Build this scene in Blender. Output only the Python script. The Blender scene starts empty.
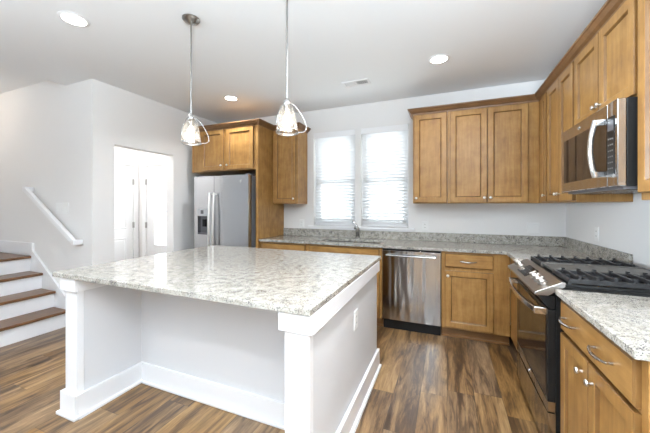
import bpy, bmesh, math, random
from mathutils import Vector, Matrix
random.seed(7)
S = bpy.context.scene
COL = S.collection
PI = math.pi

# ------------------------------------------------------------------ camera, sky, large lights, exposure
cam_d = bpy.data.cameras.new('camera')
cam = bpy.data.objects.new('camera', cam_d); COL.objects.link(cam)
cam_d.sensor_width = 36.0
cam_d.lens = 36.0 * 297.37 / 650.0
cam_d.shift_y = -10.69 / 650.0
cam_d.clip_start = 0.05
cam.location = (0, 0, 1.345)
cam.rotation_euler = (PI / 2, 0, 0.3899)
S.camera = cam

w = bpy.data.worlds.new('world'); S.world = w; w.use_nodes = True
bg = w.node_tree.nodes['Background']
bg.inputs[0].default_value = (0.90, 0.955, 1.0, 1)
bg.inputs[1].default_value = 7.5

def area_light(name, loc, rot, sx, sy, power, color=(1, 1, 1), spread=PI):
    d = bpy.data.lights.new(name, 'AREA'); d.shape = 'RECTANGLE'; d.size = sx; d.size_y = sy
    d.energy = power; d.color = color; d.spread = spread
    o = bpy.data.objects.new(name, d); COL.objects.link(o); o.location = loc; o.rotation_euler = rot
    return o
# unseen area fills added behind the camera, tinted like daylight
DAY = (0.76, 0.885, 1.0)
area_light('daylight_rear_window', (0.1, -3.6, 1.45), (PI / 2 + 1.15, 0, 0), 2.0, 1.6, 95, DAY, 2.2)
area_light('daylight_rear_window', (-4.7, -3.7, 1.6), (PI / 2 + 0.12, 0, -1.12), 1.5, 1.7, 45, DAY, 1.6)
area_light('daylight_rear_window', (-4.7, -3.6, 1.75), (PI / 2 + 0.13, 0, -0.88), 1.4, 1.4, 52, DAY, 0.62)  # narrow added beam that lifts the right wall cabinets

S.view_settings.view_transform = 'Standard'
S.view_settings.look = 'None'
S.view_settings.gamma = 1.0
S.view_settings.use_curve_mapping = False
S.view_settings.exposure = 0.30
S.cycles.use_denoising = True
S.cycles.max_bounces = 10
S.cycles.diffuse_bounces = 6
S.cycles.transparent_max_bounces = 16
S.cycles.sample_clamp_indirect = 6.0
S.cycles.caustics_reflective = False
S.cycles.caustics_refractive = False

# ------------------------------------------------------------------ materials
def nt(name):
    m = bpy.data.materials.new(name); m.use_nodes = True
    t = m.node_tree; b = t.nodes['Principled BSDF']
    return m, t, b
def N(t, kind, **kw):
    n = t.nodes.new(kind)
    for k, v in kw.items():
        if k.startswith('i_'):
            key = k[2:]
            n.inputs[int(key) if key.isdigit() else key].default_value = v
        else: setattr(n, k, v)
    return n
def L(t, a, ai, b, bi): t.links.new(a.outputs[ai], b.inputs[bi])
def ramp(t, stops, interp='LINEAR'):
    r = t.nodes.new('ShaderNodeValToRGB'); cr = r.color_ramp; cr.interpolation = interp
    while len(cr.elements) > 1: cr.elements.remove(cr.elements[-1])
    cr.elements[0].position = stops[0][0]; cr.elements[0].color = (*stops[0][1], 1)
    for p, c in stops[1:]:
        e = cr.elements.new(p); e.color = (*c, 1)
    return r
def g(v): return (v, v, v)
def objcoord(t, scale=(1, 1, 1)):
    tc = t.nodes.new('ShaderNodeTexCoord'); mp = t.nodes.new('ShaderNodeMapping')
    mp.inputs['Scale'].default_value = scale
    L(t, tc, 'Object', mp, 'Vector'); return mp
def simple(name, col, rough=0.5, metal=0.0, bump=0.0, bscale=200, **kw):
    m, t, b = nt(name)
    b.inputs['Base Color'].default_value = (*col, 1); b.inputs['Roughness'].default_value = rough
    b.inputs['Metallic'].default_value = metal
    for k, v in kw.items(): b.inputs[k].default_value = v
    mp = objcoord(t)
    n = N(t, 'ShaderNodeTexNoise', i_Scale=bscale, i_Detail=2.0); L(t, mp, 0, n, 'Vector')
    if bump:
        bp = N(t, 'ShaderNodeBump', i_Strength=bump, i_Distance=0.002)
        L(t, n, 0, bp, 'Height'); L(t, bp, 0, b, 'Normal')
    return m
def emit(name, col, s):
    m, t, b = nt(name)
    b.inputs['Base Color'].default_value = (*col, 1)
    b.inputs['Emission Color'].default_value = (*col, 1); b.inputs['Emission Strength'].default_value = s
    return m

def wood(name, dark, mid, light, axis='Z', rough=0.35):
    m, t, b = nt(name)
    sc = {'Z': (14, 14, 1.2), 'X': (1.2, 14, 14), 'Y': (14, 1.2, 14)}[axis]
    mp = objcoord(t, sc)
    n1 = N(t, 'ShaderNodeTexNoise', i_Scale=3.0, i_Detail=6.0, i_Roughness=0.65, i_Distortion=0.4); L(t, mp, 0, n1, 'Vector')
    mp2 = objcoord(t, (1, 1, 1))
    n2 = N(t, 'ShaderNodeTexNoise', i_Scale=7.0, i_Detail=4.0, i_Roughness=0.6); L(t, mp2, 0, n2, 'Vector')
    mx = N(t, 'ShaderNodeMath', operation='MULTIPLY_ADD'); mx.inputs[1].default_value = 0.45
    L(t, n1, 0, mx, 0)
    mh = N(t, 'ShaderNodeMath', operation='MULTIPLY'); mh.inputs[1].default_value = 0.55
    L(t, n2, 0, mh, 0); L(t, mh, 0, mx, 2)
    r = ramp(t, [(0.30, dark), (0.50, mid), (0.70, light)]); L(t, mx, 0, r, 0)
    L(t, r, 0, b, 'Base Color')
    b.inputs['Roughness'].default_value = rough; b.inputs['Specular IOR Level'].default_value = 0.36
    bp = N(t, 'ShaderNodeBump', i_Strength=0.06, i_Distance=0.002); L(t, n1, 0, bp, 'Height'); L(t, bp, 0, b, 'Normal')
    return m
WD, WM, WL = (0.175, 0.084, 0.024), (0.295, 0.153, 0.045), (0.415, 0.236, 0.080)
M_wood = wood('cabinet_maple', WD, WM, WL, 'Z')
M_woodh = wood('cabinet_maple_horizontal', WD, WM, WL, 'X')
M_glaze = wood('cabinet_maple_glaze', (0.085, 0.038, 0.011), (0.145, 0.070, 0.020), (0.20, 0.105, 0.034), 'Z')  # darker maple: shade painted onto door edges and panel grooves
M_crown = wood('crown_maple', (0.115, 0.055, 0.022), (0.165, 0.083, 0.034), (0.215, 0.112, 0.048), 'X')
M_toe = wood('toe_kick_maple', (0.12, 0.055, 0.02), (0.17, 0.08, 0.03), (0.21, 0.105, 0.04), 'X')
M_tread = wood('stair_tread_oak', (0.085, 0.036, 0.014), (0.13, 0.058, 0.024), (0.18, 0.085, 0.038), 'Y', 0.3)

def granite(name):
    m, t, b = nt(name)
    mp = objcoord(t)
    cl = N(t, 'ShaderNodeTexNoise', i_Scale=26.0, i_Detail=5.0, i_Roughness=0.7); L(t, mp, 0, cl, 'Vector')
    c1 = ramp(t, [(0.34, (0.285, 0.262, 0.225)), (0.48, (0.395, 0.376, 0.337)), (0.60, (0.46, 0.442, 0.405))]); L(t, cl, 0, c1, 0)
    # crystal grains
    vo = N(t, 'ShaderNodeTexVoronoi', i_Scale=185.0); L(t, mp, 0, vo, 'Vector')
    sep = N(t, 'ShaderNodeSeparateColor'); L(t, vo, 'Color', sep, 0)
    c2 = ramp(t, [(0.0, (0.46, 0.45, 0.43)), (0.12, (0.68, 0.66, 0.62)), (0.26, (0.93, 0.92, 0.90)), (1.0, (1.05, 1.04, 1.02))]); L(t, sep, 0, c2, 0)
    mu = N(t, 'ShaderNodeMix', data_type='RGBA', blend_type='MULTIPLY'); mu.inputs[0].default_value = 0.85
    L(t, c1, 0, mu, 6); L(t, c2, 0, mu, 7)
    # dark flecks gathered in veins
    n3 = N(t, 'ShaderNodeTexNoise', i_Scale=165.0, i_Detail=2.0, i_Roughness=0.6); L(t, mp, 0, n3, 'Vector')
    n4 = N(t, 'ShaderNodeTexNoise', i_Scale=24.0, i_Detail=3.0); L(t, mp, 0, n4, 'Vector')
    ad = N(t, 'ShaderNodeMath', operation='MULTIPLY_ADD'); ad.inputs[1].default_value = 0.45
    L(t, n4, 0, ad, 0); L(t, n3, 0, ad, 2)
    fl = ramp(t, [(0.795, g(0)), (0.84, g(1))]); L(t, ad, 0, fl, 0)
    m2 = N(t, 'ShaderNodeMix', data_type='RGBA'); L(t, fl, 0, m2, 0); L(t, mu, 2, m2, 6)
    m2.inputs[7].default_value = (0.075, 0.07, 0.075, 1)
    L(t, m2, 2, b, 'Base Color')
    b.inputs['Roughness'].default_value = 0.07
    b.inputs['Specular IOR Level'].default_value = 0.28
    return m
M_granite = granite('white_speckled_granite')

def plank_floor(name):
    m, t, b = nt(name)
    tc = t.nodes.new('ShaderNodeTexCoord')
    sp = N(t, 'ShaderNodeSeparateXYZ'); L(t, tc, 'Object', sp, 0)
    def math_(op, a, bb=None, c=None):
        n = N(t, 'ShaderNodeMath', operation=op)
        for i, x in enumerate((a, bb, c)):
            if x is None: continue
            if isinstance(x, (int, float)): n.inputs[i].default_value = x
            else: t.links.new(x, n.inputs[i])
        return n.outputs[0]
    W_, LN = 0.178, 1.22
    xr = math_('DIVIDE', sp.outputs[0], W_); row = math_('FLOOR', xr); fx = math_('FRACT', xr)
    wn = N(t, 'ShaderNodeTexWhiteNoise', noise_dimensions='1D'); t.links.new(row, wn.inputs['W'])
    yy = math_('ADD', math_('DIVIDE', sp.outputs[1], LN), math_('MULTIPLY', wn.outputs['Value'], 7.0))
    pl = math_('FLOOR', yy); fy = math_('FRACT', yy)
    cb = N(t, 'ShaderNodeCombineXYZ'); t.links.new(row, cb.inputs[0]); t.links.new(pl, cb.inputs[1])
    w2 = N(t, 'ShaderNodeTexWhiteNoise', noise_dimensions='2D'); L(t, cb, 0, w2, 'Vector')
    rnd = w2.outputs['Value']
    # grain coordinates, shifted per plank
    cg = N(t, 'ShaderNodeCombineXYZ')
    t.links.new(math_('MULTIPLY', sp.outputs[0], 9.0), cg.inputs[0])
    t.links.new(math_('ADD', math_('MULTIPLY', sp.outputs[1], 1.15), math_('MULTIPLY', rnd, 31.0)), cg.inputs[1])
    t.links.new(math_('MULTIPLY', rnd, 17.0), cg.inputs[2])
    n1 = N(t, 'ShaderNodeTexNoise', i_Scale=1.7, i_Detail=7.0, i_Roughness=0.62, i_Distortion=0.9); L(t, cg, 0, n1, 'Vector')
    cg2 = N(t, 'ShaderNodeCombineXYZ')
    t.links.new(math_('MULTIPLY', sp.outputs[0], 60.0), cg2.inputs[0])
    t.links.new(math_('ADD', math_('MULTIPLY', sp.outputs[1], 4.0), math_('MULTIPLY', rnd, 31.0)), cg2.inputs[1])
    n2 = N(t, 'ShaderNodeTexNoise', i_Scale=2.0, i_Detail=4.0, i_Roughness=0.6); L(t, cg2, 0, n2, 'Vector')
    v = math_('ADD', math_('MULTIPLY_ADD', n1.outputs[0], 1.15, -0.24), math_('MULTIPLY', n2.outputs[0], 0.30))
    v = math_('ADD', v, math_('MULTIPLY', math_('SUBTRACT', rnd, 0.5), 0.15))
    r = ramp(t, [(0.27, (0.040, 0.020, 0.010)), (0.38, (0.078, 0.040, 0.016)), (0.47, (0.150, 0.081, 0.031)), (0.59, (0.240, 0.138, 0.055)), (0.75, (0.350, 0.215, 0.095))])
    t.links.new(v, r.inputs[0])
    # grey-brown shift of some planks
    hs = N(t, 'ShaderNodeHueSaturation'); t.links.new(math_('MULTIPLY_ADD', w2.outputs['Color'], 0.3, 0.80), hs.inputs['Saturation'])
    L(t, r, 0, hs, 'Color')
    # seams
    ex = math_('MINIMUM', fx, math_('SUBTRACT', 1.0, fx)); ex = math_('MULTIPLY', ex, W_)
    ey = math_('MINIMUM', fy, math_('SUBTRACT', 1.0, fy)); ey = math_('MULTIPLY', ey, LN)
    e = math_('MINIMUM', ex, ey)
    sm = N(t, 'ShaderNodeMapRange', interpolation_type='SMOOTHSTEP'); t.links.new(e, sm.inputs[0])
    sm.inputs[1].default_value = 0.0004; sm.inputs[2].default_value = 0.0022; sm.inputs[3].default_value = 0.35; sm.inputs[4].default_value = 1.0
    mu = N(t, 'ShaderNodeMix', data_type='RGBA', blend_type='MULTIPLY'); mu.inputs[0].default_value = 1.0
    L(t, hs, 0, mu, 6); L(t, sm, 0, mu, 7)
    L(t, mu, 2, b, 'Base Color')
    b.inputs['Roughness'].default_value = 0.36
    bp = N(t, 'ShaderNodeBump', i_Strength=0.25, i_Distance=0.002); L(t, sm, 0, bp, 'Height')
    bp2 = N(t, 'ShaderNodeBump', i_Strength=0.10, i_Distance=0.002); t.links.new(v, bp2.inputs['Height']); L(t, bp, 0, bp2, 'Normal')
    L(t, bp2, 0, b, 'Normal')
    return m
M_floor = plank_floor('vinyl_plank_floor')

def steel(name, col=(0.52, 0.515, 0.51), rough=0.15, axis='Z', wav=0.45):
    m, t, b = nt(name)
    b.inputs['Metallic'].default_value = 1.0; b.inputs['Base Color'].default_value = (*col, 1)
    sc = {'Z': (5.0, 5.0, 0.5), 'X': (0.5, 5, 5)}[axis]
    mp = objcoord(t, sc)
    n = N(t, 'ShaderNodeTexNoise', i_Scale=2.2, i_Detail=1.0); L(t, mp, 0, n, 'Vector')
    bp = N(t, 'ShaderNodeBump', i_Strength=wav, i_Distance=0.03); L(t, n, 0, bp, 'Height')
    mp2 = objcoord(t, (4, 4, 500) if axis == 'X' else (500, 500, 4))
    n2 = N(t, 'ShaderNodeTexNoise', i_Scale=1.0, i_Detail=2.0); L(t, mp2, 0, n2, 'Vector')
    mr = N(t, 'ShaderNodeMapRange'); L(t, n2, 0, mr, 0)
    mr.inputs[3].default_value = rough - 0.05; mr.inputs[4].default_value = rough + 0.06
    L(t, mr, 0, b, 'Roughness')
    L(t, bp, 0, b, 'Normal')
    return m
M_steel = steel('stainless_steel')
M_steel_fr = steel('stainless_fridge', (0.48, 0.49, 0.51), 0.18, 'Z', 0.05)
M_steel_pn = steel('control_panel_steel', (0.42, 0.405, 0.39), 0.30, 'X', 0.03)
M_knob = simple('burner_knob_metal', (0.40, 0.365, 0.33), 0.34, 1.0)
M_chrome = simple('polished_nickel', (0.78, 0.77, 0.75), 0.14, 1.0)
M_nickel = simple('brushed_nickel', (0.50, 0.49, 0.475), 0.22, 1.0)
M_dknickel = simple('dark_polished_nickel', (0.34, 0.33, 0.32), 0.30, 1.0)
M_satin = simple('satin_nickel', (0.72, 0.71, 0.69), 0.30, 1.0)

M_wall = simple('wall_paint', (0.76, 0.75, 0.738), 0.85, bump=0.06, bscale=260)
M_ceil = simple('ceiling_paint', (0.83, 0.85, 0.87), 0.9, bump=0.08, bscale=180)
M_white = simple('white_trim_paint', (0.80, 0.80, 0.81), 0.42, bump=0.02)
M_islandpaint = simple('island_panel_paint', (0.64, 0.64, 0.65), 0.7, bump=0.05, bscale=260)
M_plate = simple('white_plastic', (0.78, 0.78, 0.77), 0.4)
M_slot = simple('dark_slot', (0.05, 0.05, 0.05), 0.6)
M_black = simple('black_enamel', (0.009, 0.009, 0.009), 0.35, **{'Specular IOR Level': 0.22})
M_blackmat = simple('black_plastic', (0.012, 0.012, 0.012), 0.5, **{'Specular IOR Level': 0.25})
M_iron = simple('cast_iron', (0.022, 0.022, 0.023), 0.36, bump=0.10, bscale=400, **{'Specular IOR Level': 0.3})
M_griddle = simple('griddle_plate', (0.085, 0.08, 0.072), 0.45)
M_glassblk = simple('black_oven_glass', (0.010, 0.009, 0.009), 0.05)
M_mwglass = simple('microwave_window_glass', (0.018, 0.013, 0.011), 0.05)
M_greybody = simple('grey_appliance_side', (0.17, 0.17, 0.18), 0.5)
M_dgrey = simple('dark_grey_plastic', (0.10, 0.10, 0.11), 0.4)
M_bulb = emit('glowing_bulb', (1.0, 0.86, 0.66), 3.5)
M_can = emit('lamp_lens', (1.0, 0.95, 0.86), 9.0)
M_label = simple('pale_legend', (0.22, 0.22, 0.22), 0.5)
M_vent = simple('vent_shadow_grey', (0.25, 0.25, 0.26), 0.7)
M_siding = simple('pale_siding', (0.82, 0.83, 0.84), 0.8)
M_roof = simple('roof_shingle', (0.25, 0.25, 0.27), 0.9, bump=0.3, bscale=40)
M_winglass = simple('far_window_glass', (0.32, 0.35, 0.38), 0.1)
M_ground = simple('pale_paving', (0.76, 0.76, 0.76), 0.95, bump=0.5, bscale=60)

def thin_glass(name, tint=(1, 1, 1), refl=0.10, rough=0.02, crackle=0.0):
    m, t, b = nt(name)
    t.nodes.remove(b)
    out = t.nodes['Material Output']
    tr = N(t, 'ShaderNodeBsdfTransparent'); tr.inputs[0].default_value = (*tint, 1)
    gl = N(t, 'ShaderNodeBsdfGlossy'); gl.inputs['Roughness'].default_value = rough
    lw_ = N(t, 'ShaderNodeLayerWeight'); lw_.inputs[0].default_value = 0.5
    fr = N(t, 'ShaderNodeMath', operation='POWER'); fr.inputs[1].default_value = 4.0; L(t, lw_, 'Facing', fr, 0)
    ad = N(t, 'ShaderNodeMath', operation='ADD'); ad.inputs[1].default_value = refl; ad.use_clamp = True
    L(t, fr, 0, ad, 0)
    mx = N(t, 'ShaderNodeMixShader'); L(t, ad, 0, mx, 0); L(t, tr, 0, mx, 1); L(t, gl, 0, mx, 2)
    if crackle:
        mp = objcoord(t)
        vo = N(t, 'ShaderNodeTexVoronoi', i_Scale=60.0, feature='DISTANCE_TO_EDGE'); L(t, mp, 0, vo, 'Vector')
        bp = N(t, 'ShaderNodeBump', i_Strength=crackle, i_Distance=0.004); L(t, vo, 0, bp, 'Height')
        L(t, bp, 0, gl, 'Normal'); L(t, bp, 0, lw_, 'Normal')
        rp = ramp(t, [(0.0, g(0.30)), (0.12, g(0.0))]); L(t, vo, 0, rp, 0)
        df = N(t, 'ShaderNodeBsdfTranslucent'); df.inputs[0].default_value = (0.95, 0.93, 0.9, 1)
        m2 = N(t, 'ShaderNodeMixShader')
        a2 = N(t, 'ShaderNodeMath', operation='ADD'); a2.inputs[1].default_value = 0.02; L(t, rp, 0, a2, 0)
        L(t, a2, 0, m2, 0); L(t, mx, 0, m2, 1); L(t, df, 0, m2, 2); L(t, m2, 0, out, 0)
    else:
        L(t, mx, 0, out, 0)
    return m
M_pane = thin_glass('window_glass', (0.97, 0.99, 0.98), 0.0)
M_shade = thin_glass('crackle_shade_glass', (0.97, 0.97, 0.96), 0.05, 0.08, 0.6)

def blind_mat(name):
    m, t, b = nt(name)
    t.nodes.remove(b); out = t.nodes['Material Output']
    d = N(t, 'ShaderNodeBsdfDiffuse'); d.inputs[0].default_value = (0.87, 0.87, 0.87, 1)
    tl = N(t, 'ShaderNodeBsdfTranslucent'); tl.inputs[0].default_value = (0.85, 0.86, 0.88, 1)
    mx = N(t, 'ShaderNodeMixShader'); mx.inputs[0].default_value = 0.30
    L(t, d, 0, mx, 1); L(t, tl, 0, mx, 2); L(t, mx, 0, out, 0)
    return m
M_blind = blind_mat('white_blind_slat')

# ------------------------------------------------------------------ mesh building
class MB:
    def __init__(s): s.bm = bmesh.new(); s.glazed = False  # glazed: some faces take the painted edge shade
    def box(s, x0, x1, y0, y1, z0, z1, mat=None):
        c = [(x0, y0, z0), (x1, y0, z0), (x1, y1, z0), (x0, y1, z0), (x0, y0, z1), (x1, y0, z1), (x1, y1, z1), (x0, y1, z1)]
        if mat is not None: c = [mat @ Vector(p) for p in c]
        v = [s.bm.verts.new(p) for p in c]
        for f in ((0, 3, 2, 1), (4, 5, 6, 7), (0, 1, 5, 4), (1, 2, 6, 5), (2, 3, 7, 6), (3, 0, 4, 7)):
            s.bm.faces.new([v[i] for i in f])
        return s
    def loft(s, loops, cap0=True, cap1=True, closed=True, glaze=()):
        vs = [[s.bm.verts.new(p) for p in lp] for lp in loops]
        n = len(loops[0])
        for q, (a, b) in enumerate(zip(vs, vs[1:])):
            for i in range(n if closed else n - 1):
                j = (i + 1) % n
                f = s.bm.faces.new((a[i], a[j], b[j], b[i]))
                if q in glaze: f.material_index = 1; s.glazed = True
        if cap0: s.bm.faces.new(list(reversed(vs[0])))
        if cap1: s.bm.faces.new(vs[-1])
        return s
    def door(s, x0, x1, z0, z1, yb=0.0, t=0.02, rail=0.056, depth=0.013):
        def rect(i, y): return [(x0 + i, y, z0 + i), (x1 - i, y, z0 + i), (x1 - i, y, z1 - i), (x0 + i, y, z1 - i)]
        yf = yb - t
        return s.loft([rect(0, yb), rect(0, yf + 0.003), rect(0.003, yf), rect(rail - 0.004, yf), rect(rail, yf + 0.002), rect(rail + 0.009, yf + depth), rect(rail + 0.010, yf + depth)], glaze=(0, 1, 4))  # darkened edges and groove imitate the gap shadow
    def slab(s, x0, x1, z0, z1, yb=0.0, t=0.02):
        def rect(i, y): return [(x0 + i, y, z0 + i), (x1 - i, y, z0 + i), (x1 - i, y, z1 - i), (x0 + i, y, z1 - i)]
        yf = yb - t
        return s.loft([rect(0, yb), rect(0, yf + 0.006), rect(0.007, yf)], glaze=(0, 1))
    def prism(s, pts, axis, a0, a1):
        # pts: 2D outline; axis: extrude axis; order of remaining coordinates kept
        def p(q, a):
            return {'X': (a, q[0], q[1]), 'Y': (q[0], a, q[1]), 'Z': (q[0], q[1], a)}[axis]
        return s.loft([[p(q, a0) for q in pts], [p(q, a1) for q in pts]])
    def lathe(s, prof, c=(0, 0, 0), seg=24, axis='Z', cap0=True, cap1=True, mat=None):
        loops = []
        for r, h in prof:
            lp = []
            for i in range(seg):
                a = 2 * PI * i / seg
                u, v = r * math.cos(a), r * math.sin(a)
                q = {'Z': (u, v, h), 'Y': (u, h, v), 'X': (h, u, v)}[axis]
                q = Vector(q)
                if mat is not None: q = mat @ q
                lp.append((q.x + c[0], q.y + c[1], q.z + c[2]))
            loops.append(lp)
        return s.loft(loops, cap0, cap1)
    def tube(s, pts, r, seg=10, sx=1.0, flat=None, closed=False):
        # round (or elliptical) tube along pts; r may be a list; flat=(a,b) makes a rectangular section
        P = [Vector(p) for p in pts]; n = len(P)
        R = r if isinstance(r, (list, tuple)) else [r] * n
        up = None; loops = []
        for i in range(n):
            if closed: tg = (P[(i + 1) % n] - P[i - 1]).normalized()
            else: tg = (P[min(i + 1, n - 1)] - P[max(i - 1, 0)]).normalized()
            if up is None:
                ref = Vector((0, 0, 1)) if abs(tg.z) < 0.9 else Vector((1, 0, 0))
                up = (ref - tg * ref.dot(tg)).normalized()
            else: up = (up - tg * up.dot(tg)).normalized()
            side = tg.cross(up)
            if flat:
                a, b = flat
                lp = [P[i] + side * a * e + up * b * f for e, f in ((-1, -1), (1, -1), (1, 1), (-1, 1))]
            else:
                lp = [P[i] + (side * math.cos(2 * PI * k / seg) * sx + up * math.sin(2 * PI * k / seg)) * R[i] for k in range(seg)]
            loops.append(lp)
        if closed:
            loops.append(loops[0]); 
            vs = [[s.bm.verts.new(p) for p in lp] for lp in loops[:-1]]; vs.append(vs[0])
            m = len(loops[0])
            for a, b in zip(vs, vs[1:]):
                for i in range(m): s.bm.faces.new((a[i], a[(i + 1) % m], b[(i + 1) % m], b[i]))
            return s
        return s.loft(loops)
    def build(s, name, mat, parent=None, smooth=None, bevel=0.0, label=None, world=False):
        bm = s.bm
        if world and parent is not None:
            inv = Matrix.Translation(-Vector(parent.location)); bm.transform(inv)
        bmesh.ops.recalc_face_normals(bm, faces=bm.faces)
        me = bpy.data.meshes.new(name); bm.to_mesh(me); bm.free()
        me.materials.append(mat)
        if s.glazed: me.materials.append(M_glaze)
        o = bpy.data.objects.new(name, me); COL.objects.link(o)
        if parent is not None: o.parent = parent
        if smooth:
            for p in me.polygons: p.use_smooth = True
            me.set_sharp_from_angle(angle=math.radians(smooth))
        if bevel:
            b = o.modifiers.new('bevel', 'BEVEL'); b.width = bevel; b.segments = 2; b.limit_method = 'ANGLE'; b.angle_limit = math.radians(40)
        if label: o['label'] = label
        return o
def box(*a): return MB().box(*a)
def tag(o, label, cat, group=None):
    o['label'] = label; o['category'] = cat
    if group: o['group'] = group
    return o
def thing(name, label, cat, loc=(0, 0, 0), rotz=0.0, group=None):
    o = bpy.data.objects.new(name, None); COL.objects.link(o)
    o.empty_display_size = 0.1; o.location = loc; o.rotation_euler = (0, 0, rotz)
    return tag(o, label, cat, group)
def struct(mb, name, mat, parent=None, **kw):
    o = mb.build(name, mat, parent, **kw); 
    if parent is None: o['kind'] = 'structure'
    return o

# ------------------------------------------------------------------ the room
B, W, LX, SY = 3.889, 1.166, -3.527, 2.008      # back wall, right wall, left wall, stair wall
CZ = 2.713
struct(box(-5.9, 1.30, -4.1, 4.05, -0.10, 0.0), 'floor', M_floor)
struct(box(-30, 30, -6, 40, -0.45, -0.35), 'ground', M_ground)
cm = MB()
cm.box(-4.02, 1.30, -4.1, 4.05, CZ, CZ + 0.25); cm.box(-5.9, -4.02, 2.07, 4.05, CZ, CZ + 0.25)
cm.box(-5.9, -4.02, -4.1, 2.07, 2.83, CZ + 0.25)
struct(cm, 'ceiling', M_ceil)
# back wall with two window openings
WZ0, WZ1 = 1.066, 2.385
WIN = [(-1.775, -1.155), (-1.075, -0.455)]
bw = MB(); T = 0.16
bw.box(-3.65, WIN[0][0], B, B + T, 0, CZ); bw.box(WIN[0][1], WIN[1][0], B, B + T, WZ0, WZ1); bw.box(WIN[1][1], W + 0.12, B, B + T, 0, CZ)
bw.box(WIN[0][0], WIN[1][1], B, B + T, 0, WZ0); bw.box(WIN[0][0], WIN[1][1], B, B + T, WZ1, CZ)
struct(bw, 'wall_back', M_wall)
struct(box(W, W + 0.12, -4.0, B, 0, CZ), 'wall_right', M_wall)
# left wall with cased opening to the hall
OY0, OY1, OZ = 2.235, 3.03, 2.05
lw = MB()
lw.box(LX - 0.13, LX, SY, OY0, 0, CZ); lw.box(LX - 0.13, LX, OY1, B, 0, CZ); lw.box(LX - 0.13, LX, OY0, OY1, OZ, CZ)
struct(lw, 'wall_left', M_wall)
struct(box(-5.8, LX - 0.13, SY, SY + 0.12, 0, 2.83), 'wall_stairs', M_wall)
struct(box(-5.9, -5.8, -4.1, SY + 0.12, 0, 2.83), 'wall_stair_end', M_wall)
rw = MB(); rw.box(-5.9, -5.6, -4.1, -4.0, 0, 2.83); rw.box(-3.8, -1.9, -4.1, -4.0, 0, 2.83); rw.box(0.7, 1.3, -4.1, -4.0, 0, CZ)
for a, c in ((-5.6, -3.8), (-1.9, 0.7)):
    rw.box(a, c, -4.1, -4.0, 0, 0.75); rw.box(a, c, -4.1, -4.0, 2.35, CZ)
struct(rw, 'wall_rear', M_wall)
M_tint = thin_glass('tinted_window_glass', (0.2, 0.21, 0.22), 0.0)  # tint cuts the sky light coming through the added rear windows
for nm, a, c in (('window_3', -1.9, 0.7), ('window_4', -5.6, -3.8)):  # rear windows made up to go with the area fills
    f = MB(); xm = (a + c) / 2
    for x in (a, xm - 0.03, c - 0.06): f.box(x, x + 0.06, -4.08, -4.02, 0.75, 2.35)
    for z in (0.75, 2.29): f.box(a, c, -4.08, -4.02, z, z + 0.06)
    wo = struct(f, nm, M_white)
    MB().box(a + 0.05, c - 0.05, -4.055, -4.05, 0.81, 2.29).build('glass_pane', M_tint, wo)
# hall behind the opening
HX, HY = -5.1, 3.65
hw = MB(); hw.box(HX - 0.12, HX, SY + 0.12, 2.68, 0, CZ); hw.box(HX - 0.12, HX, 3.55, HY + 0.12, 0, CZ); hw.box(HX - 0.12, HX, 2.68, 3.55, 2.045, CZ)
struct(hw, 'wall_hall', M_wall)
DX0, DX1 = -4.90, -3.98
h2 = MB(); h2.box(HX, DX0, HY, HY + 0.12, 0, CZ); h2.box(DX1, LX - 0.13, HY, HY + 0.12, 0, CZ); h2.box(DX0, DX1, HY, HY + 0.12, 2.045, CZ)
struct(h2, 'wall_hall_end', M_wall)

# door casings (trim) and baseboards
c1 = MB(); c1.box(HX, HX + 0.02, 3.55, 3.63, 0, 2.045); c1.box(HX, HX + 0.02, 2.60, 2.68, 0, 2.045); c1.box(HX, HX + 0.02, 2.60, 3.63, 2.045, 2.125)
struct(c1, 'trim_1', M_white)
c2 = MB(); c2.box(DX0 - 0.08, DX0, HY - 0.02, HY, 0, 2.045); c2.box(DX1, DX1 + 0.08, HY - 0.02, HY, 0, 2.045); c2.box(DX0 - 0.08, DX1 + 0.08, HY - 0.02, HY, 2.045, 2.125)
struct(c2, 'trim_2', M_white)
bb = MB(); bb.box(LX, LX + 0.015, SY, OY0, 0, 0.14); bb.box(LX, LX + 0.015, OY1, B, 0, 0.14)
struct(bb, 'baseboard_left', M_white, bevel=0.004)
struct(box(-3.74, LX, SY - 0.015, SY, 0, 0.14), 'baseboard_stairs', M_white, bevel=0.004)
struct(box(-5.8, -4.66, SY - 0.018, SY, 0.74, 0.893), 'baseboard_landing', M_white, bevel=0.004)

# hall doors
d1 = MB(); d1.box(HX - 0.045, HX - 0.005, 2.684, 3.546, 0.01, 2.04)
door1 = struct(d1, 'door_1', M_white)
pm = MB()
for (ya, yb_) in ((2.79, 3.08), (3.15, 3.44)):
    for (za, zb) in ((0.20, 0.80), (0.95, 1.25), (1.37, 1.90)):
        def rc(i, x): return [(x, ya + i, za + i), (x, yb_ - i, za + i), (x, yb_ - i, zb - i), (x, ya + i, zb - i)]
        pm.loft([rc(0, HX - 0.006), rc(0.012, HX + 0.003), rc(0.03, HX - 0.003), rc(0.05, HX + 0.001)])
pm.build('raised_panel', M_white, door1)
def hinge(parent, x0, x1, y0, y1, z):
    MB().box(x0, x1, y0, y1, z - 0.05, z + 0.05).build('hinge', M_nickel, parent, label='satin nickel door hinge')
for z in (0.3, 1.01, 1.762): hinge(door1, HX - 0.006, HX + 0.024, 3.538, 3.556, z)
MB().lathe([(0.03, 0), (0.03, 0.008), (0.012, 0.012), (0.012, 0.03), (0.028, 0.04), (0.03, 0.055), (0.018, 0.066)], (HX - 0.005, 2.75, 0.95), 16, 'X').build('door_knob', M_nickel, door1, smooth=40)
d2 = MB(); LXa, LXb, LZa, LZb = -4.71, -4.16, 0.66, 1.83
y0, y1 = HY + 0.005, HY + 0.045
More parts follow.
